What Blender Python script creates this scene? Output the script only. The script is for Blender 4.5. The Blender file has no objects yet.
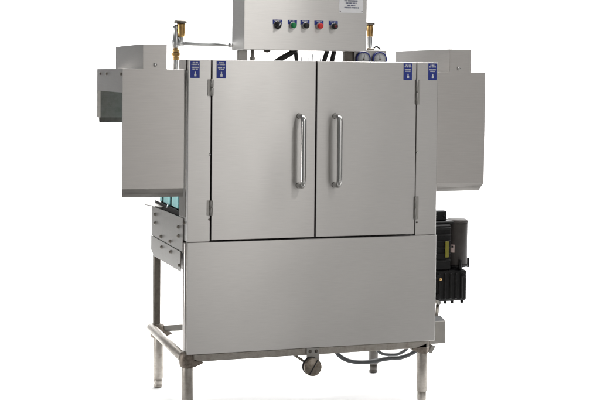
import bpy, bmesh, math, random
from mathutils import Vector, Matrix
random.seed(7)
S = bpy.context.scene
COL = S.collection
R = math.radians

# ------------------------------------------------------------------ materials
def new_mat(name):
    m = bpy.data.materials.new(name); m.use_nodes = True
    nt = m.node_tree
    return m, nt, nt.nodes['Principled BSDF']

def node(nt, t, **kw):
    n = nt.nodes.new(t)
    for k, v in kw.items():
        if k in n.inputs: n.inputs[k].default_value = v
        else: setattr(n, k, v)
    return n

def ramp(nt, fac, stops):
    r = nt.nodes.new('ShaderNodeValToRGB')
    while len(r.color_ramp.elements) < len(stops): r.color_ramp.elements.new(.5)
    for e, (p, c) in zip(r.color_ramp.elements, stops):
        e.position = p; e.color = (c[0], c[1], c[2], 1)
    nt.links.new(fac, r.inputs['Fac'])
    return r.outputs['Color']

def coords(nt, scale):
    tc = nt.nodes.new('ShaderNodeTexCoord'); mp = nt.nodes.new('ShaderNodeMapping')
    mp.inputs['Scale'].default_value = scale
    nt.links.new(tc.outputs['Object'], mp.inputs['Vector'])
    return mp.outputs['Vector']

def steel(name, base, rough, aniso=.55, grain=(2.5, 2.5, 140), grime=0.0, grime_col=(.16, .11, .07), var=.05, metal=1.0):
    m, nt, b = new_mat(name); L = nt.links.new
    b.inputs['Metallic'].default_value = metal
    v = coords(nt, grain)
    n1 = node(nt, 'ShaderNodeTexNoise', Scale=6.0, Detail=5.0); L(v, n1.inputs['Vector'])
    v2 = coords(nt, (1, 1, 1))
    n2 = node(nt, 'ShaderNodeTexNoise', Scale=3.2, Detail=4.0, Roughness=.6); L(v2, n2.inputs['Vector'])
    lo = [c * (1 - var) for c in base]; hi = [min(1, c * (1 + var)) for c in base]
    c = ramp(nt, n1.outputs['Fac'], [(.3, lo), (.7, hi)])
    if grime > 0:
        n3 = node(nt, 'ShaderNodeTexNoise', Scale=38.0, Detail=6.0, Roughness=.7); L(v2, n3.inputs['Vector'])
        f = ramp(nt, n3.outputs['Fac'], [(.46, (0, 0, 0)), (.74, (grime,) * 3)])
        mx = nt.nodes.new('ShaderNodeMix'); mx.data_type = 'RGBA'
        L(f, mx.inputs['Factor']); L(c, mx.inputs['A']); mx.inputs['B'].default_value = (*grime_col, 1)
        c = mx.outputs['Result']
    L(c, b.inputs['Base Color'])
    mr = node(nt, 'ShaderNodeMapRange'); L(n2.outputs['Fac'], mr.inputs['Value'])
    mr.inputs['From Min'].default_value = 0; mr.inputs['From Max'].default_value = 1
    mr.inputs['To Min'].default_value = rough - .03; mr.inputs['To Max'].default_value = rough + .05
    L(mr.outputs['Result'], b.inputs['Roughness'])
    b.inputs['Anisotropic'].default_value = aniso; b.inputs['Anisotropic Rotation'].default_value = .25
    if aniso:
        t = nt.nodes.new('ShaderNodeTangent'); t.direction_type = 'RADIAL'; t.axis = 'Z'
        L(t.outputs['Tangent'], b.inputs['Tangent'])
    return m

def plain(name, col, rough=.5, metal=0.0, var=.12, scale=30.0, bump=0.0, spec=.5):
    m, nt, b = new_mat(name); L = nt.links.new
    v = coords(nt, (1, 1, 1))
    n = node(nt, 'ShaderNodeTexNoise', Scale=scale, Detail=5.0); L(v, n.inputs['Vector'])
    c = ramp(nt, n.outputs['Fac'], [(.3, [x * (1 - var) for x in col]), (.7, [min(1, x * (1 + var)) for x in col])])
    L(c, b.inputs['Base Color'])
    b.inputs['Roughness'].default_value = rough; b.inputs['Metallic'].default_value = metal
    b.inputs['Specular IOR Level'].default_value = spec
    if bump:
        bp = node(nt, 'ShaderNodeBump', Strength=bump, Distance=.002)
        L(n.outputs['Fac'], bp.inputs['Height']); L(bp.outputs['Normal'], b.inputs['Normal'])
    return m

M = {}
M['steel'] = steel('brushed_steel', (.605, .590, .570), .33, aniso=.9, metal=.94)
M['steel_hood'] = steel('hood_steel', (.535, .513, .49), .34, aniso=.8, metal=.94)
M['steel_plate'] = steel('mill_steel', (.39, .378, .357), .40, aniso=.3, grime=.25, grime_col=(.28, .26, .23))
M['steel_leg'] = steel('welded_tube_steel', (.45, .42, .38), .46, aniso=0, metal=.7, grime=.5, grime_col=(.19, .14, .10), var=.10)
M['steel_weld'] = steel('weld_burnt_steel', (.30, .26, .22), .5, aniso=0, metal=.7, grime=.95, grime_col=(.07, .045, .03), var=.15)
M['steel_dark'] = steel('dark_steel', (.17, .155, .135), .45, aniso=0, grime=.5, grime_col=(.07, .06, .05))
M['steel_shaded'] = steel('dull_shaded_steel', (.26, .25, .235), .45, aniso=0, grime=.4, grime_col=(.12, .115, .10))  # dull steel with shade put into its colour
M['polished'] = steel('polished_steel', (.72, .71, .69), .24, aniso=0, var=.02)
M['dark_brown'] = plain('flat_dark_brown', (.060, .052, .044), .45, var=.3)  # flat dark brown, for one leg and the painted side shade
M['galv'] = steel('galvanised_pipe', (.50, .51, .51), .36, aniso=0, grime=.3, grime_col=(.25, .25, .25))
M['brass'] = steel('brass', (.56, .37, .15), .30, aniso=0, grime=.8, grime_col=(.30, .13, .04), var=.15)
M['bronze'] = steel('tarnished_bronze', (.33, .29, .245), .42, aniso=0, grime=.8, grime_col=(.12, .09, .06), var=.2)
M['gap'] = plain('gap_black', (.012, .012, .012), .7)  # flat black for seams and the painted shade in gaps
M['inner'] = plain('dark_interior', (.03, .03, .03), .6)
M['rubber'] = plain('black_rubber', (.022, .022, .022), .5)
M['black'] = plain('black_plastic', (.012, .012, .013), .35)
M['castblack'] = plain('black_cast_iron', (.009, .009, .009), .5, bump=.3, scale=160, spec=.22)
M['motor'] = plain('charcoal_paint', (.055, .050, .047), .5, var=.10, spec=.12)
M['conduit'] = plain('grey_conduit', (.065, .07, .075), .45)
M['blue'] = plain('blue_sticker', (.010, .035, .34), .4, var=.05)
M['white'] = plain('white_print', (.92, .93, .95), .45, var=.03)
M['paper'] = plain('data_plate_silver', (.90, .90, .91), .35, metal=.35, var=.04)
M['ink'] = plain('grey_ink', (.12, .14, .24), .5)
M['green'] = plain('green_button', (.0, .27, .075), .28)
M['red'] = plain('red_button', (.90, .035, .03), .28)
M['darkred'] = plain('dark_red_button', (.16, .006, .014), .28)
M['bluebezel'] = plain('blue_bezel', (.012, .02, .16), .25)
M['dial'] = plain('dial_face', (.46, .47, .48), .3, var=.04)
M['teal'] = plain('teal_vinyl', (.52, .93, .94), .30, var=.05, scale=9)
_b = M['teal'].node_tree.nodes['Principled BSDF']
_b.inputs['Transmission Weight'].default_value = .12
M['yellow'] = plain('yellow_label', (.20, .185, .012), .4)
M['pink'] = plain('pale_label', (.70, .55, .52), .45, var=.05)
M['boxwhite'] = plain('pale_enamel', (.40, .38, .35), .5, var=.06)
M['floor'] = plain('grey_studio_floor', (.12, .118, .115), .6, var=.01, scale=2, spec=.2)
M['backdrop'] = plain('white_backdrop_paper', (.88, .88, .88), .8, var=.01, scale=2, spec=.1)

# ------------------------------------------------------------------ mesh helpers (all in world metres)
class MB:
    def __init__(self): self.bm = bmesh.new()
    def add(self, other):
        me = bpy.data.meshes.new('t'); other.to_mesh(me); other.free()
        self.bm.from_mesh(me); bpy.data.meshes.remove(me); return self
    def box(self, x0, x1, y0, y1, z0, z1, bev=.0015, seg=1):
        b = bmesh.new(); bmesh.ops.create_cube(b, size=1)
        for v in b.verts:
            v.co = Vector(((x0 + x1) / 2 + v.co.x * (x1 - x0), (y0 + y1) / 2 + v.co.y * (y1 - y0), (z0 + z1) / 2 + v.co.z * (z1 - z0)))
        if bev:
            bev = min(bev, .45 * min(x1 - x0, y1 - y0, z1 - z0))
            bmesh.ops.bevel(b, geom=b.edges[:], offset=bev, segments=seg, affect='EDGES', profile=.5)
        return self.add(b)
    def panel(self, x0, x1, y0, y1, z0, z1, seed, amp=.0013, bev=.0013):
        """a sheet-metal panel whose front (y0) is very slightly buckled, as pressed steel is"""
        rnd = random.Random(seed); w = x1 - x0; h = z1 - z0; b = bmesh.new()
        T = [(rnd.uniform(.6, 2.2) * 2 * math.pi, rnd.uniform(-1.2, 1.2) * 2 * math.pi, rnd.uniform(0, 6.28), rnd.uniform(.4, 1)) for _ in range(5)]
        def f(x, z):
            u = (x - x0) / w; v = (z - z0) / h
            e = (4 * u * (1 - u)) ** 1.3 * (4 * v * (1 - v)) ** 1.3
            return e * amp * sum(a * math.sin(p * x / .55 + q * z / .75 + r) for p, q, r, a in T) / 1.8
        nx, nz = max(8, int(w / .018)), max(8, int(h / .022))
        xs = [x0] + [x0 + bev + (w - 2 * bev) * i / nx for i in range(nx + 1)] + [x1]
        zs = [z0] + [z0 + bev + (h - 2 * bev) * i / nz for i in range(nz + 1)] + [z1]
        G = []
        for i, x in enumerate(xs):
            col = []
            for j, z in enumerate(zs):
                edge = i in (0, len(xs) - 1) or j in (0, len(zs) - 1)
                col.append(b.verts.new((x, y0 + bev if edge else y0 + f(x, z), z)))
            G.append(col)
        for i in range(len(xs) - 1):
            for j in range(len(zs) - 1):
                fc = b.faces.new((G[i][j], G[i + 1][j], G[i + 1][j + 1], G[i][j + 1]))
                fc.smooth = 0 < i < len(xs) - 2 and 0 < j < len(zs) - 2
        ring = [G[i][0] for i in range(len(xs))] + [G[-1][j] for j in range(1, len(zs))] + [G[i][-1] for i in range(len(xs) - 2, -1, -1)] + [G[0][j] for j in range(len(zs) - 2, 0, -1)]
        back = [b.verts.new((v.co.x, y1, v.co.z)) for v in ring]
        n = len(ring)
        for k in range(n): b.faces.new((ring[k], back[k], back[(k + 1) % n], ring[(k + 1) % n]))
        b.faces.new(back)
        bmesh.ops.recalc_face_normals(b, faces=b.faces[:])
        for e in b.edges:
            if not all(fc.smooth for fc in e.link_faces): e.smooth = False
        return self.add(b)
    def prism(self, pts, axis, a0, a1, bev=0):
        """outline pts (2-D) extruded along axis from a0 to a1"""
        b = bmesh.new()
        def mk(p, a):
            if axis == 'Y': return (p[0], a, p[1])
            if axis == 'X': return (a, p[0], p[1])
            return (p[0], p[1], a)
        f0 = [b.verts.new(mk(p, a0)) for p in pts]; f1 = [b.verts.new(mk(p, a1)) for p in pts]
        b.faces.new(f0); b.faces.new(f1[::-1])
        n = len(pts)
        for i in range(n): b.faces.new((f0[i], f1[i], f1[(i + 1) % n], f0[(i + 1) % n]))
        bmesh.ops.recalc_face_normals(b, faces=b.faces[:])
        if bev: bmesh.ops.bevel(b, geom=b.edges[:], offset=bev, segments=1, affect='EDGES')
        return self.add(b)
    def lathe(self, c, axis, prof, n=32, smooth=True):
        """prof: list of (radius, offset along axis)"""
        b = bmesh.new(); rings = []
        ax = Vector(axis).normalized(); t = ax.orthogonal().normalized(); s = ax.cross(t)
        for r, h in prof:
            if r < 1e-6: rings.append([b.verts.new(Vector(c) + ax * h)])
            else: rings.append([b.verts.new(Vector(c) + ax * h + (t * math.cos(2 * math.pi * k / n) + s * math.sin(2 * math.pi * k / n)) * r) for k in range(n)])
        for i in range(len(rings) - 1):
            A, B = rings[i], rings[i + 1]
            for k in range(n):
                q = [A[k % len(A)], A[(k + 1) % len(A)], B[(k + 1) % len(B)], B[k % len(B)]]
                u = []
                for v in q:
                    if v not in u: u.append(v)
                if len(u) > 2:
                    try: b.faces.new(u)
                    except ValueError: pass
        for ring in (rings[0], rings[-1]):
            if len(ring) > 2:
                b.faces.new(ring)
        bmesh.ops.recalc_face_normals(b, faces=b.faces[:])
        if smooth:
            for f in b.faces: f.smooth = len(f.verts) <= 4
        return self.add(b)
    def cyl(self, c0, c1, r, n=24, bev=.0012):
        c0, c1 = Vector(c0), Vector(c1); h = (c1 - c0).length; bev = min(bev, r * .4, h * .4)
        return self.lathe(c0, c1 - c0, [(r - bev, 0), (r, bev), (r, h - bev), (r - bev, h)], n)
    def tube(self, pts, r, n=14, sub=6):
        P = [Vector(p) for p in pts]
        if sub > 1:
            Q = []; E = [P[0] * 2 - P[1]] + P + [P[-1] * 2 - P[-2]]
            for i in range(1, len(E) - 2):
                for k in range(sub):
                    t = k / sub; a, b_, c, d = E[i - 1:i + 3]
                    Q.append(.5 * ((2 * b_) + (c - a) * t + (2 * a - 5 * b_ + 4 * c - d) * t * t + (3 * b_ - a - 3 * c + d) * t ** 3))
            Q.append(P[-1]); P = Q
        b = bmesh.new(); rings = []; prev = None
        for i, p in enumerate(P):
            tg = (P[min(i + 1, len(P) - 1)] - P[max(i - 1, 0)]).normalized()
            if prev is None: t = tg.orthogonal().normalized()
            else: t = (prev - tg * prev.dot(tg)).normalized()
            prev = t; s = tg.cross(t)
            rings.append([b.verts.new(p + (t * math.cos(2 * math.pi * k / n) + s * math.sin(2 * math.pi * k / n)) * r) for k in range(n)])
        for A, B in zip(rings, rings[1:]):
            for k in range(n): b.faces.new((A[k], A[(k + 1) % n], B[(k + 1) % n], B[k])).smooth = True
        b.faces.new(rings[0]); b.faces.new(rings[-1])
        bmesh.ops.recalc_face_normals(b, faces=b.faces[:])
        return self.add(b)
    def build(self, name, mat, parent=None, label=None):
        me = bpy.data.meshes.new(name)
        org = BASE if parent is not None else Vector((0, 0, 0))
        for v in self.bm.verts: v.co -= org
        self.bm.to_mesh(me); self.bm.free(); me.materials.append(M[mat])
        o = bpy.data.objects.new(name, me); COL.objects.link(o)
        if parent is not None: o.parent = parent
        if label: o['label'] = label
        return o

W = 1.118                       # front width of the machine
ZF = -.060                      # floor level
BASE = Vector((W / 2, .33, ZF))

root = bpy.data.objects.new('conveyor_dishwasher', None); COL.objects.link(root)
root.location = BASE
root['label'] = 'stainless steel commercial dishwasher with two front doors, side hoods and a control box'
root['category'] = 'dishwasher'

# ------------------------------------------------------------------ cabinet
head = MB().box(0, W, .032, .150, .697, 1.450)
head.box(.035, W - .035, .150, .690, 1.340, 1.398)             # roof of the wash chamber
head.box(.035, W - .035, .678, .690, .700, 1.340)              # back wall
head.box(W - .045, W - .035, .150, .678, .700, 1.340)          # right wall
head = head.build('cabinet', 'steel', root)
MB().box(-.0014, -.0002, .034, .150, .795, 1.4040, 0).build('side_shade', 'steel_shaded', root)  # darkened strip over the steel side, shade put into its colour
MB().box(-.0040, -.0002, .020, .158, 1.4050, 1.4480, .001).build('corner_shade', 'dark_brown', root)  # added dark block, paints shade over the bright side reflection
MB().box(.090, 1.026, .026, .0315, .699, 1.4485, 0).build('door_gap_shade', 'gap', root)  # black sheet behind the doors, paints the shade in their gaps
MB().box(.10, W - .10, .155, .60, .74, 1.33, .002).build('chamber_shade', 'inner', root)  # solid dark block, paints the shade inside the hollow chamber

def text_rows(x0, x1, rows, y, mb, seed, h=.0038):
    rnd = random.Random(seed)
    for z, a, b_ in rows:
        x = x0 + (x1 - x0) * a; xe = x0 + (x1 - x0) * b_
        while x < xe:
            w = rnd.uniform(.0016, .0042)
            mb.box(x, min(x + w, xe), y - .0004, y, z - h * rnd.uniform(.8, 1) / 2, z + h / 2, 0)
            x += w + (.0009 if rnd.random() > .2 else .0026)

def sticker(parent, x0, x1, z0, z1, y, seed):
    s = MB().box(x0, x1, y - .0009, y, z0, z1, 0).build('sticker', 'blue', parent, 'blue sticker with white lettering and a white pointer')
    w = MB(); h = z1 - z0; yy = y - .0010
    text_rows(x0, x1, [(z1 - h * .11, .24, .80), (z1 - h * .21, .12, .90), (z1 - h * .38, .14, .88), (z1 - h * .48, .22, .80)], yy, w, seed, .0052)
    cx = (x0 + x1) / 2 + .001
    w.prism([(cx - .0024, z1 - h * .63), (cx - .0024, z1 - h * .74), (cx - .0046, z1 - h * .78), (cx - .0046, z1 - h * .90), (cx + .0046, z1 - h * .90), (cx + .0046, z1 - h * .78), (cx + .0024, z1 - h * .74), (cx + .0024, z1 - h * .63)], 'Y', yy - .0004, yy)
    w = w.build('sticker_print', 'white', parent)

st = MB().box(0, .0965, 0, .031, .6955, 1.450).build('door_post', 'steel', root)
sticker(st, .0085, .048, 1.374, 1.4445, -.0002, 1)
st2 = MB().box(1.0185, W, 0, .031, .6955, 1.450).build('door_post', 'steel', root)
sticker(st2, 1.072, 1.1115, 1.374, 1.4465, -.0002, 2)
for zz in (1.058,):
    MB().lathe((.093, 0, zz), (0, -1, 0), [(.0045, 0), (.0045, .002), (.003, .0035), (0, .004)], 14).build('screw', 'polished', st)
    MB().lathe((1.0235, 0, zz + .0), (0, -1, 0), [(.0045, 0), (.0045, .002), (.003, .0035), (0, .004)], 14).build('screw', 'polished', st2)
MB().lathe((.0925, 0, .788), (0, -1, 0), [(.004, 0), (.004, .002), (0, .0035)], 14).build('screw', 'steel_dark', st)
MB().lathe((1.0265, 0, .752), (0, -1, 0), [(.004, 0), (.004, .002), (0, .0035)], 14).build('screw', 'steel_dark', st2)

def hinge(parent, x, z0, z1, side):
    """knuckle barrel on the gap with a leaf on the post"""
    h = MB(); zs = [z0 + (z1 - z0) * k / 2 for k in range(3)]
    for a, b_ in zip(zs, zs[1:]): h.cyl((x, -.008, a + .0006), (x, -.008, b_ - .0006), .0068, 16, .001)
    h.box(x + (.002 if side > 0 else -.016), x + (.016 if side > 0 else -.002), -.0035, -.0005, z0 + .001, z1 - .001, .0006)
    h.build('hinge', 'steel_plate', parent)

def door(x0, x1, hx, hinge_x, side, spans, sx):
    d = MB().panel(x0, x1, -.004, .024, .7015, 1.4495, int(x0 * 10) + 3).build('door', 'steel', root)
    y0 = -.004; s = .062
    zt, zb = 1.217, .9235
    c = [(hx, y0 + .004, zt), (hx, y0 - s + .026, zt), (hx, y0 - s + .012, zt - .004), (hx, y0 - s + .003, zt - .014), (hx, y0 - s, zt - .030)]
    c += [(hx, y0 - s, zt - .10), (hx, y0 - s, (zt + zb) / 2), (hx, y0 - s, zb + .10)]
    c += [(hx, y0 - s, zb + .030), (hx, y0 - s + .003, zb + .014), (hx, y0 - s + .012, zb + .004), (hx, y0 - s + .026, zb), (hx, y0 + .004, zb)]
    MB().tube(c, .0114, 20, 5).build('handle', 'polished', d)
    for z in (zt, zb):
        MB().lathe((hx, y0, z), (0, -1, 0), [(.0122, 0), (.0122, .002), (.0110, .003), (.0098, .0035)], 20).build('handle_base', 'steel_dark', d)
    for a, b_ in spans: hinge(d, hinge_x, a, b_, side)
    sticker(d, sx, sx + .0395, 1.3735, 1.4455, -.0042, int(sx * 100))
    return d
door(.1010, .5525, .480, .0985, -1, ((1.300, 1.370), (.805, .868)), .1185)
door(.5590, 1.0140, .641, 1.0163, 1, ((1.266, 1.376), (.765, .866)), .9535)

MB().panel(0, W, -.006, .018, .228, .6945, 21).build('front_panel', 'steel', root)

# tank behind the front panel
tk = MB().box(.015, W - .015, .030, .685, .560, .692)
tk.box(.20, W - .15, .10, .60, .36, .5595)
tk.build('wash_tank', 'steel_plate', root)

# entrance side: plates, curtain
up = MB().prism([(.066, .6475), (.066, .788), (.12, .788), (.700, .777), (.700, .6445)], 'X', -.004, -.001).build('side_plate', 'steel_plate', root)
def bolt(parent, x, y, z, ax=(-1, 0, 0), r=.0062, mat='steel_dark'):
    MB().lathe((x, y, z), ax, [(r * 1.3, 0), (r * 1.3, .0015), (r, .0016), (r, .006), (r * .7, .0075), (0, .0075)], 6 * 3).build('bolt', mat, parent)
for y, z in ((.621, .746), (.620, .707), (.142, .743), (.141, .705), (.489, .660), (.304, .661)): bolt(up, -.004, y, z)
MB().prism([(-.050, .630), (-.002, .500), (.010, .500), (.010, .700), (-.002, .700)], 'Z', .789, .793).build('plate_flange', 'steel_shaded', up)
lo = MB().prism([(.095, .5600), (.095, .6435), (.700, .6415), (.700, .575), (.640, .5535)], 'X', -.006, -.003).build('side_plate', 'steel_plate', root)
for y, z in ((.467, .616), (.283, .619), (.110, .585)): bolt(lo, -.006, y, z)
MB().box(-.0025, .014, .070, .700, .6425, .6460, 0).build('plate_seam', 'gap', up)
for z in (.770, .67, .65): bolt(head, 0, .052, z - .0, r=.005)

cur = MB().cyl((.030, .155, 1.330), (.030, .675, 1.330), .008).build('curtain_rod', 'galv', root)
y = .100; k = 0
while y < .64:
    w = .052 if k else .036
    xw = .022 + .006 * ((k * 7) % 3 - 1) * .5
    ms = MB()
    ms.prism([(xw, y), (xw + .004, y + w * .25), (xw - .002, y + w * .6), (xw + .003, y + w), (xw + .006, y + w), (xw + .001, y + w * .6), (xw + .007, y + w * .25), (xw + .003, y)], 'Z', .8075, 1.325)
    ms.build('curtain_strip', 'teal', cur)
    y += w + (.012 if k == 1 else .003); k += 1
MB().box(.010, .014, .085, .690, .770, .8050, 0).build('curtain_gap_shade', 'gap', root)  # black strip, paints the interior shade below the curtain
MB().cyl((.002, .40, .800), (.016, .43, .812), .0042, 10).build('conveyor_pin', 'galv', root)
MB().prism([(.150, .800), (.150, 1.34), (.155, 1.34), (.155, .80)], 'X', .004, .05).build('curtain_guide', 'steel_dark', root)

# ------------------------------------------------------------------ frame, legs, rails
def leg(x, y, zsh, mat='steel_leg'):
    l = MB().cyl((x, y, zsh), (x, y, .236), .0235, 28).build('leg', mat, root)
    MB().lathe((x, y, ZF), (0, 0, 1), [(.016, 0), (.0205, .004), (.0205, .010), (.0185, .012), (.0185, .020), (.0195, .022), (.0195, zsh - ZF - .003), (.017, zsh - ZF - .002), (.017, zsh - ZF + .004)], 28).build('foot', mat, l)
    return l
leg(.012, .030, -.001); leg(1.0735, .030, -.001); leg(.0225, .660, -.020); leg(1.0915, .660, -.018, 'dark_brown')
MB().cyl((.0085, .028, .240), (.0085, .028, .690), .0185, 24).build('corner_post', 'steel_hood', root)
MB().box(-.003, .029, .645, .675, .222, .690, .003).build('corner_post', 'steel_dark', root)
MB().cyl((1.094, .028, .240), (1.094, .028, .690), .0185, 24).build('corner_post', 'steel_hood', root)
MB().box(1.077, 1.109, .645, .675, .222, .690, .003).build('corner_post', 'steel_dark', root)
def rail(a, b_, r): MB().cyl(a, b_, r, 24, .003).build('frame_rail', 'steel_leg', root)
MB().box(.030, 1.092, .000, .034, .1955, .2262, .004, 2).build('frame_rail', 'steel_leg', root)
rail((-.006, .030, .2095), (-.006, .688, .2130), .0205)
MB().box(.045, 1.072, .645, .677, .198, .229, .004, 2).build('frame_rail', 'steel_plate', root)
rail((1.096, .030, .2095), (1.096, .688, .2130), .0205)
def fitting(x, y, sx, k=1):
    f = MB().lathe((x, y, .170), (0, 0, 1), [(.0245, 0), (.031 * k, .006), (.034 * k, .020), (.033 * k, .045), (.028 * k, .060), (.0195, .067)], 24)
    f.prism([(x - .005 * sx, .215), (x + .062 * sx, .1935), (x + .062 * sx, .1890), (x + .030 * sx, .176), (x - .005 * sx, .170)], 'Y', y - .030, y + .012)
    f.build('weld_joint', 'steel_weld', root)
fitting(.010, .030, 1); fitting(1.0755, .030, -1, .84); fitting(.018, .662, 1); fitting(1.092, .662, -1)

# ------------------------------------------------------------------ splash hoods
def hood(xi, xo, b0, b1, scr):
    """xi = edge at the cabinet, xo = outer end, b0..b1 = raised box"""
    s = 1 if xo > xi else -1
    lo_, hi_ = min(xi, xo), max(xi, xo)
    pts = [(lo_, .9180), (hi_, .9180), (hi_, 1.4095), (b1, 1.4095), (b1, 1.5105), (b0, 1.5105), (b0, 1.4095), (lo_, 1.4095)]
    h = MB().prism(pts, 'Y', .0200, .0222, .0006)
    # the bottom edge is folded in under the panel
    b = bmesh.new()
    q = [(lo_, .0201, .9184), (hi_, .0201, .9184), (hi_ - (.018 if s > 0 else 0), .0370, .8820), (lo_ + (.002 if s < 0 else 0), .0370, .8820)]
    v0 = [b.verts.new(p) for p in q]; v1 = [b.verts.new((p[0], p[1] + .002, p[2] + .0012)) for p in q]
    b.faces.new(v0); b.faces.new(v1[::-1])
    for i in range(4): b.faces.new((v0[i], v1[i], v1[(i + 1) % 4], v0[(i + 1) % 4]))
    bmesh.ops.recalc_face_normals(b, faces=b.faces[:]); h.add(b)
    h = h.build('splash_hood', 'steel_hood', root)
    # end flap
    ef = MB().box(min(xo, xo - .002 * s), max(xo, xo - .002 * s), .0224, .650, 1.312, 1.4090, 0)
    ef.box(min(xo, xo - .012 * s), max(xo, xo - .012 * s), .0224, .034, .925, 1.311, 0)
    ef.box(min(xo, xo - .014 * s), max(xo, xo - .014 * s), .642, .650, 1.190, 1.311, 0)
    ef = ef.build('end_flap', 'steel_hood', h)
    bp = MB().box(lo_, hi_, .6505, .6525, 1.1900, 1.4090, 0)
    bp.prism([(.6505, 1.1900), (.6525, 1.1900), (.640, 1.166), (.638, 1.167)], 'X', lo_ + .008, hi_ - .004)
    bp.build('back_panel', 'steel_shaded', h)
    tp = MB()
    for a, c in ((lo_, b0), (b1, hi_)): tp.box(a + .0001, c - .0001, .0224, .6503, 1.4070, 1.4092, 0)
    tp.build('hood_top', 'steel_hood', h)
    bx = MB().box(b0, b0 + .002, .0224, .650, 1.4075, 1.5100, 0).box(b1 - .002, b1, .0224, .650, 1.4075, 1.5100, 0)
    bx.box(b0 + .0001, b1 - .0001, .0224, .650, 1.5080, 1.5104, 0).box(b0 + .0021, b1 - .0021, .648, .650, 1.4095, 1.5078, 0)
    bx.build('hood_box', 'steel_hood', h)
    MB().lathe((scr, .0200, 1.4265), (0, -1, 0), [(.0085, 0), (.0085, .002), (.006, .006), (0, .007)], 16).build('bolt', 'polished', h)
    for y, r in ((.560, .006), (.400, .006), (.055, .007)):
        MB().lathe((xo, y, 1.388), (s, 0, 0), [(r, 0), (r, .003), (r * .6, .0045), (0, .0045)], 14).build('bolt', 'steel_dark', ef)
hood(-.0120, -.2672, -.1840, -.0853, -.1345)
hood(W + .0008, 1.3575, 1.1830, 1.2858, 1.2265)

# ------------------------------------------------------------------ control box and its buttons
cb = MB().panel(.2585, .8130, .080, .272, 1.4960, 1.860, 33, .0004).build('control_box', 'steel', root)
YC = .080
def legend(parent, x, z, full):
    p = [(x - .0205, z + .0235), (x + .0205, z + .0235), (x + .0205, z + .004)]
    a = [(x + math.cos(t) * .0150, z + .001 + math.sin(t) * .0150) for t in [R(20 + 140 * k / 10) for k in range(11)]]
    p += a + [(x - .0205, z + .004)]
    MB().prism(p, 'Y', YC - .0012, YC - .0001).build('legend_plate', 'blue', parent)
    w = MB(); text_rows(x - .017, x + .017, [(z + .0195, .1, .9)], YC - .0013, w, int(x * 1000), .0040)
    w.build('legend_print', 'white', parent)
def button(x, z, mat, lab, cap_r=.0118, inner=None):
    b = MB().lathe((x, YC, z), (0, -1, 0), [(.0158, .0), (.0158, .006), (.0148, .012), (.0132, .014), (.0132, .010)], 32).build('push_button', 'polished', root, lab)
    MB().lathe((x, YC, z), (0, -1, 0), [(cap_r, .006), (cap_r, .027), (cap_r - .0014, .030), (cap_r * .5, .0305), (0, .0305)], 32).build('button_cap', mat, b)
    if inner:
        MB().lathe((x, YC, z), (0, -1, 0), [(.0062, .0306), (.0062, .033), (.005, .034), (0, .034)], 24).build('button_lens', inner, b)
    legend(b, x, z, True)
    return b
# black selector knob with a white pointer
X1 = .4055; ZB = 1.6015
sk = MB().lathe((X1, YC, ZB), (0, -1, 0), [(.0165, 0), (.0165, .005), (.015, .009), (.0125, .010), (.0125, .020), (.011, .022), (0, .022)], 32).build('selector_knob', 'black', root, 'black rotary selector with a white pointer')
b = bmesh.new(); bmesh.ops.create_cube(b, size=1)
bmesh.ops.transform(b, matrix=Matrix.Translation((X1, YC - .026, ZB)) @ Matrix.Rotation(R(38), 4, 'Y') @ Matrix.Diagonal((.0075, .012, .024, 1)), verts=b.verts[:])
MB().add(b).build('grip', 'black', sk)
b = bmesh.new(); bmesh.ops.create_cube(b, size=1)
bmesh.ops.transform(b, matrix=Matrix.Translation((X1 + .003, YC - .0324, ZB + .0038)) @ Matrix.Rotation(R(38), 4, 'Y') @ Matrix.Diagonal((.0042, .001, .015, 1)), verts=b.verts[:])
MB().add(b).build('pointer', 'white', sk)
MB().lathe((X1, YC, ZB), (0, -1, 0), [(.0182, .0003), (.0182, .004), (.0168, .006), (.0166, .0003)], 32).build('ring', 'polished', sk)
legend(sk, X1, ZB, True)
button(.4725, 1.6015, 'green', 'green push button')
button(.5290, 1.6015, 'black', 'black push button')
button(.5925, 1.6010, 'red', 'bright red push button')
button(.6580, 1.6010, 'black', 'black push button with a dark red centre', .0125, 'darkred')

dp = MB().box(.684, .794, YC - .0012, YC - .0001, 1.6615, 1.775, 0).build('data_plate', 'paper', cb, 'pale data plate with small grey lettering')
ip = MB(); rr = []
for k in range(9): rr.append((1.684 + k * .0098, .18 + .12 * ((k * 5) % 3) * .5, .86 - .10 * ((k * 7) % 4) * .5))
text_rows(.690, .788, rr, YC - .0013, ip, 77, .0062)
ip.build('plate_print', 'ink', cb)
for x in (.689, .789): MB().lathe((x, YC - .0012, 1.668), (0, -1, 0), [(.0026, 0), (.0026, .001), (0, .0018)], 12).build('rivet', 'steel_dark', cb)

# stand-offs, cables and studs between control box and cabinet roof
MB().box(.2600, .3005, .170, .200, 1.398, 1.4950, .002).build('support_post', 'steel_plate', root)
MB().box(.7500, .8080, .185, .215, 1.398, 1.4955, .002).build('support_post', 'steel_dark', root)
sb = MB().cyl((.322, .17, 1.395), (.322, .17, 1.4960), .0085, 14)
sb.cyl((.322, .17, 1.452), (.322, .17, 1.466), .013, 6).build('support_stud', 'steel_plate', root)
MB().lathe((.386, .165, 1.4958), (0, 0, -1), [(.016, 0), (.015, .006), (.009, .010), (0, .011)], 20).build('knockout_plug', 'steel_dark', root)
def cable(pts, r=.0105): MB().tube(pts, r, 12, 5).build('cable', 'rubber', root)
cable([(.512, .16, 1.500), (.495, .16, 1.486), (.452, .16, 1.462), (.425, .17, 1.440), (.41, .18, 1.398)], .0125)
cable([(.516, .17, 1.502), (.519, .17, 1.480), (.522, .17, 1.455), (.525, .17, 1.398)], .0095)
cable([(.660, .16, 1.504), (.656, .16, 1.485), (.648, .16, 1.460), (.640, .17, 1.398)], .0105)
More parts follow.
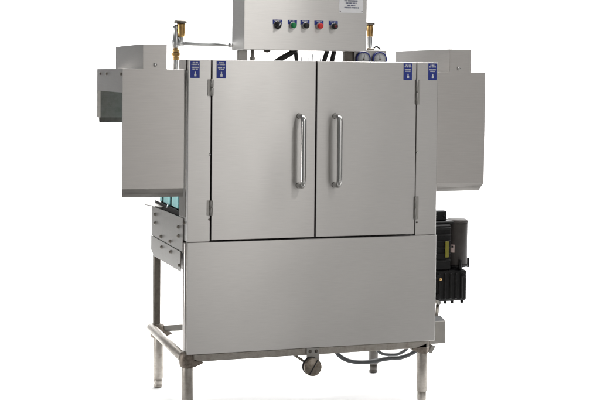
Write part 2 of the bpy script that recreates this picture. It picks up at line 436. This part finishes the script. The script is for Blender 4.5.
cable([(.693, .16, 1.504), (.690, .16, 1.485), (.684, .16, 1.460), (.680, .17, 1.398)], .0105)
for i, (x, h) in enumerate(((.545, .020), (.560, .030), (.578, .024), (.594, .030), (.612, .022), (.630, .016))):
    MB().cyl((x, .17, 1.398), (x + .002 * (i % 2), .17, 1.452 + h), .0018, 8).build('wire_end', 'steel_dark', root)

# gauges
gb = MB().box(.7900, .9450, .172, .225, 1.399, 1.5045, .002).build('gauge_bracket', 'steel_plate', root)
def gauge(x, ang):
    z = 1.4635; c = (x, .172, z)
    g = MB().lathe(c, (0, -1, 0), [(.033, 0), (.0345, .002), (.0345, .012), (.033, .014), (.0285, .014), (.0275, .0115)], 40).build('pressure_gauge', 'bluebezel', root)
    MB().lathe(c, (0, -1, 0), [(.0277, .011), (.0277, .0128), (0, .0128)], 40).build('dial', 'dial', g)
    ti = MB()
    for k in range(11):
        a = R(-45 + 27 * k); p = Vector((x + math.cos(a) * .0225, .1588, z + math.sin(a) * .0225)); q = Vector((x + math.cos(a) * .0255, .1588, z + math.sin(a) * .0255))
        ti.cyl(p, q, .0006, 6, .0001)
    ti.build('dial_marks', 'ink', g)
    nd = MB().prism([(x - .0022, z), (x + math.cos(ang) * .02, z + math.sin(ang) * .02), (x + .0022, z - .001)], 'Y', .1565, .1580)
    nd.lathe((x, .1592, z), (0, -1, 0), [(.0042, 0), (.0042, .004), (0, .005)], 16)
    nd.build('needle', 'steel_dark', g)
gauge(.8305, R(75)); gauge(.9085, R(100))

# right-hand vacuum breaker and small valve
VX, VY = .8765, .205
vb = MB().lathe((VX, VY, 1.5045), (0, 0, 1), [(.0135, 0), (.0135, .008), (.0115, .010), (.0115, .052), (.0125, .056), (.0125, .062)], 24).build('pipe_nipple', 'galv', root)
vr = MB().lathe((VX, VY, 1.5625), (0, 0, 1), [(.0115, 0), (.0135, .004), (.0135, .022), (.0150, .030), (.0155, .052), (.0130, .054)], 24).build('vacuum_breaker', 'brass', root)
MB().lathe((VX, VY, 1.6160), (0, 0, 1), [(.020, 0), (.0225, .002), (.0225, .009), (.018, .012), (0, .013)], 12, False).build('cap', 'steel_dark', vr)
sv = MB().lathe((.858, VY - .012, 1.5085), (1, 0, 0), [(.004, 0), (.006, .003), (.006, .030), (.004, .033)], 16)
sv.build('small_valve', 'bronze', root)
MB().tube([(.892, VY, 1.505), (.900, VY, 1.517), (.912, VY, 1.520), (.928, VY, 1.508)], .0042, 10, 4).build('valve_lever', 'black', root)

# left-hand riser, tee, vacuum breaker
PX, PY = .0145, .300
MB().cyl((PX, PY, 1.395), (PX, PY, 1.4535), .0112, 20).build('riser_pipe', 'galv', root)
uv = MB().lathe((PX + .001, PY, 1.4500), (0, 0, 1), [(.012, 0), (.0150, .001), (.0150, .012), (.0125, .013), (.0125, .018)], 6, False)
uv.lathe((PX + .001, PY, 1.4680), (0, 0, 1), [(.0125, 0), (.0195, .001), (.0195, .014), (.0125, .015)], 8, False)
uv.lathe((PX + .001, PY, 1.4830), (0, 0, 1), [(.0125, 0), (.0155, .001), (.0155, .012), (.012, .015), (.011, .019)], 6, False)
uv.build('union_valve', 'brass', root)
MB().lathe((PX, PY, 1.5010), (0, 0, 1), [(.0110, 0), (.0150, .003), (.0150, .036), (.0125, .040), (.0120, .080), (.0135, .084), (.0130, .094), (.008, .100), (0, .101)], 24).build('pipe_tee', 'galv', root)
hp = MB().cyl((PX + .008, PY, 1.5225), (.272, PY, 1.5185), .0105, 20)
hp.cyl((PX + .004, PY, 1.5226), (PX + .036, PY, 1.5221), .0142, 20)
hp.cyl((.250, PY, 1.5189), (.271, PY, 1.5186), .0150, 6)
hp.cyl((.2735, PY, 1.5186), (.285, PY, 1.5186), .018, 16)
hp.build('feed_pipe', 'galv', root)
VX, VY = .0370, .292
MB().cyl((VX, VY, 1.5300), (VX, VY, 1.5520), .0112, 20).build('pipe_nipple', 'galv', root)
vl = MB().lathe((VX, VY, 1.5500), (0, 0, 1), [(.0120, 0), (.0150, .004), (.0155, .012), (.0175, .020), (.0180, .050), (.0190, .052), (.0190, .056)], 24)
vl.cyl((PX + .002, PY, 1.578), (VX - .008, VY, 1.578), .0105, 16)
vl = vl.build('vacuum_breaker', 'brass', root)
cp = MB()
cp.lathe((VX - .004, VY, 1.6065), (0, 0, 1), [(.021, 0), (.0285, .002), (.0285, .011), (.025, .0145), (0, .0150)], 10, False)
cp.build('cap', 'steel_dark', vl)

# ------------------------------------------------------------------ pump and motor at the exit end
MX, MY = 1.3815, .350
mo = MB().lathe((MX, MY, .5070), (0, 0, 1), [(.050, 0), (.0525, .002), (.0525, .192), (.0520, .197)], 48).build('motor', 'motor', root)
MB().lathe((MX, MY, .7040), (0, 0, 1), [(.0540, .0), (.0540, .006), (.050, .013), (.040, .018), (.018, .0215), (0, .022)], 48).build('motor_cap', 'motor', mo)
fl = MB().lathe((MX, MY, .4960), (0, 0, 1), [(.050, 0), (.0560, .002), (.0560, .010), (.050, .0108)], 40)
for a in (0, 90, 180, 270):
    fl.cyl((MX + math.cos(R(a - 6)) * .060, MY + math.sin(R(a - 6)) * .060, .490), (MX + math.cos(R(a - 6)) * .060, MY + math.sin(R(a - 6)) * .060, .535), .0075, 12)
fl.build('motor_flange', 'castblack', mo)
def curved_tag(name, mat, a0, a1, z0, z1, r, lab, parent):
    b = bmesh.new(); n = 8; A = []
    for rr in (r, r + .0010):
        for z in (z0, z1): A.append([b.verts.new((MX + math.cos(R(a0 + (a1 - a0) * k / n)) * rr, MY + math.sin(R(a0 + (a1 - a0) * k / n)) * rr, z)) for k in range(n + 1)])
    for k in range(n):
        b.faces.new((A[2][k], A[2][k + 1], A[3][k + 1], A[3][k])); b.faces.new((A[0][k], A[1][k], A[1][k + 1], A[0][k + 1]))
        b.faces.new((A[0][k], A[0][k + 1], A[2][k + 1], A[2][k])); b.faces.new((A[1][k], A[3][k], A[3][k + 1], A[1][k + 1]))
    bmesh.ops.recalc_face_normals(b, faces=b.faces[:])
    return MB().add(b).build(name, mat, parent, lab)
curved_tag('motor_label', 'pink', 198, 236, .567, .604, .0527, 'pale pink motor label', mo)
curved_tag('label_mark', 'black', 221, 230, .590, .599, .0539, None, mo)
jb = MB().box(1.235, 1.3165, .315, .385, .7170, .7640, .004).box(1.225, 1.345, .300, .400, .7020, .7168, .004)
for x in (1.262, 1.300): jb.cyl((x, .3148, .738), (x, .309, .738), .006, 8)
jb.build('junction_box', 'castblack', root)
wb = MB().box(1.222, 1.3275, .290, .420, .4885, .7015, .006)
for z in (.53, .56, .59, .62, .65, .68): wb.box(1.24, 1.325, .284, .2898, z, z + .008, .002)
wb = wb.build('motor_bracket', 'castblack', root)
MB().box(1.2940, 1.3110, .2790, .2838, .5500, .6240, .001).build('warning_label', 'yellow', wb, 'yellow warning label')
pu = MB().box(1.215, 1.409, .285, .420, .3420, .4880, .010, 2)
pu.cyl((MX - .01, MY, .486), (MX - .01, MY, .4958), .040, 24)
for x in (1.262, 1.290, 1.318, 1.346, 1.374): pu.box(x, x + .012, .2785, .2848, .355, .475, .003)
for x in (1.305, 1.340, 1.390): pu.cyl((x, .300, .330), (x, .300, .3425), .008, 8)
for x, z in ((1.255, .462), (1.255, .372), (1.385, .466)): pu.cyl((x, .2845, z), (x, .268, z), .010, 6)
pu = pu.build('wash_pump', 'castblack', root)
MB().lathe((1.262, .262, .452), (0, -1, 0), [(.006, 0), (.006, .004), (0, .005)], 10).build('bolt', 'brass', pu)
MB().tube([(1.262, .30, .352), (1.258, .28, .335), (1.243, .25, .322), (1.228, .22, .30), (1.214, .20, .27), (1.19, .18, .24)], .0085, 12, 5).build('drain_elbow', 'steel_dark', root)
MB().lathe((1.243, .25, .338), (.4, .3, .7), [(.012, 0), (.015, .002), (.015, .014), (.012, .016)], 8, False).build('hose_nut', 'steel_plate', root)
ob = MB().prism([(1.1240, .1985), (1.1965, .1985), (1.1965, .3005), (1.1240, .3005)], 'Y', .055, .120, .002).build('outlet_box', 'boxwhite', root)
MB().prism([(.057, .3008), (.118, .3008), (.118, .3130), (.100, .3130)], 'X', 1.126, 1.1945).build('box_lid', 'inner', ob)
MB().prism([(1.1020, .1700), (1.1150, .1640), (1.1330, .1960), (1.1180, .2030)], 'Y', .020, .040).build('box_clip', 'boxwhite', ob)

# ------------------------------------------------------------------ drain pull and hoses under the tank
kb = MB().prism([(.5215, .1500), (.5780, .1500), (.5780, .2270), (.5215, .2270)], 'Y', -.0100, -.0068, .0006).build('drain_bracket', 'steel_plate', root)
for x in (.537, .565): bolt(kb, x, -.0100, .2135, (0, -1, 0), .0055)
kn = MB().lathe((.5420, -.040, .1510), (0, 1, 0), [(0, 0), (.036, 0), (.0385, .002), (.0385, .018), (.034, .0215)], 40)
kn = kn.build('drain_knob', 'bronze', root)
MB().lathe((.5400, -.0180, .1520), (0, 1, 0), [(.030, 0), (.0395, .001), (.0395, .0070), (.030, .0075)], 36).build('knob_collar', 'rubber', kn)
b = bmesh.new(); bmesh.ops.create_cube(b, size=1)
bmesh.ops.transform(b, matrix=Matrix.Translation((.5430, -.0408, .1510)) @ Matrix.Rotation(R(30), 4, 'Y') @ Matrix.Diagonal((.0042, .0022, .072, 1)), verts=b.verts[:])
MB().add(b).build('knob_slot', 'rubber', kn)
MB().tube([(.545, .0, .150), (.520, .03, .166), (.490, .08, .185), (.46, .14, .205), (.44, .18, .235)], .006, 10, 4).build('pull_rod', 'steel_dark', root)
MB().tube([(.742, .30, .30), (.755, .30, .17), (.770, .30, .131), (.7895, .30, .111), (.8186, .30, .0945), (.850, .30, .085), (.8838, .30, .080), (.925, .30, .0788), (.9656, .30, .0820), (1.0000, .30, .0870), (1.0314, .30, .0890), (1.068, .30, .0875), (1.0978, .30, .0920), (1.1250, .30, .1000), (1.1477, .30, .1100), (1.1726, .30, .1245), (1.20, .30, .16), (1.21, .30, .25)], .0100, 14, 4).build('hose', 'conduit', root)
MB().tube([(.985, .40, .22), (.998, .40, .130), (1.0132, .40, .1030), (1.034, .40, .090), (1.0554, .40, .0845), (1.0976, .40, .0815), (1.118, .40, .085), (1.1313, .40, .0905), (1.1566, .40, .1060), (1.18, .40, .15), (1.19, .40, .25)], .0080, 14, 4).build('hose', 'conduit', root)

# ------------------------------------------------------------------ setting
def struct(mb, name, mat):
    o = mb.build(name, mat); o['kind'] = 'structure'; return o
f = bmesh.new()
vs = [f.verts.new(p) for p in ((-14, -12, ZF - .004), (18, -12, ZF - .004), (18, 12, ZF - .004), (-14, 12, ZF - .004))]; f.faces.new(vs)
struct(MB().add(f), 'floor', 'floor')
# white paper sweep that runs under the machine and up behind it
b = bmesh.new(); prof = [(-.20, ZF), (6.9, ZF)]
for k in range(1, 13):
    a = R(90 * k / 12); prof.append((6.9 + math.sin(a) * 1.9, ZF + (1 - math.cos(a)) * 1.9))
prof.append((8.8, 6.0))
ra = [b.verts.new((-.80, y, z)) for y, z in prof]; rb = [b.verts.new((10, y, z)) for y, z in prof]
for i in range(len(prof) - 1): b.faces.new((ra[i], rb[i], rb[i + 1], ra[i + 1])).smooth = True
bmesh.ops.recalc_face_normals(b, faces=b.faces[:])
struct(MB().add(b), 'backdrop', 'backdrop')

# ------------------------------------------------------------------ studio lamps and added fills, all out of view
def area(name, loc, target, sx, sy, power, col=(1, 1, 1), spread=180):
    l = bpy.data.lights.new(name, 'AREA'); l.shape = 'RECTANGLE'; l.size = sx; l.size_y = sy; l.energy = power; l.color = col
    l.spread = R(spread)
    o = bpy.data.objects.new(name, l); COL.objects.link(o); o.location = loc
    o.rotation_euler = (Vector(target) - Vector(loc)).to_track_quat('-Z', 'Y').to_euler()
    return o
area('overhead_fill', (3.4, 3.3, 5.0), (3.4, 3.5, 0), 8.5, 6.6, 1900)  # added lamp out of view, brightens the floor paper to white
area('backdrop_fill', (4.6, 5.6, 4.6), (4.6, 8.8, 1.2), 8, 1.5, 420)  # added lamp out of view, lifts the backdrop to white
area('front_softbox', (1.98, -6.6, 1.7), (.5, 0, 1.1), .85, 3.2, 7.2, (1, .985, .965))
area('front_fill', (2.6, -8.2, 2.7), (1.2, 0, 1.0), 9, 5.2, 84, (1, .985, .97))
area('front_floor_fill', (1.6, -4.4, 4.6), (1.6, -4.0, 0), 4.5, 1.6, 240, (1, .985, .97), 62)  # added lamp, brightens the floor that the front panel reflects
area('key_lamp', (1.50, -3.3, 3.9), (.55, 0, 1.3), .22, .22, 2.8, (1, .98, .95), 70)
area('curtain_fill', (-3.6, .55, .95), (0, .4, .85), 1.2, 1.2, 8, (1, .99, .97), 60)  # added lamp out of view, brightens the curtain strips

world = bpy.data.worlds.new('World'); S.world = world; world.use_nodes = True
bg = world.node_tree.nodes['Background']
bg.inputs['Color'].default_value = (.98, .99, 1, 1); bg.inputs['Strength'].default_value = .17

# ------------------------------------------------------------------ camera
cam = bpy.data.cameras.new('camera'); co = bpy.data.objects.new('camera', cam); COL.objects.link(co)
rx = Vector((.94986494, -.3125102, .00969353)); uy = Vector((.00207825, .03731339, .99930145)); fz = Vector((.31265359, .94918127, -.03609216))
m = Matrix((( rx.x, uy.x, -fz.x, -1.234), (rx.y, uy.y, -fz.y, -5.2183), (rx.z, uy.z, -fz.z, 1.3899), (0, 0, 0, 1)))
co.matrix_world = m
cam.sensor_width = 36; cam.lens = 1300.617 / 600 * 36
cam.shift_y = -77.955 / 600
cam.clip_end = 200; cam.clip_start = .05
S.camera = co
S.view_settings.view_transform = 'Standard'; S.view_settings.look = 'None'
S.view_settings.exposure = 0; S.view_settings.gamma = 1
S.cycles.max_bounces = 8
S.cycles.sample_clamp_indirect = 3
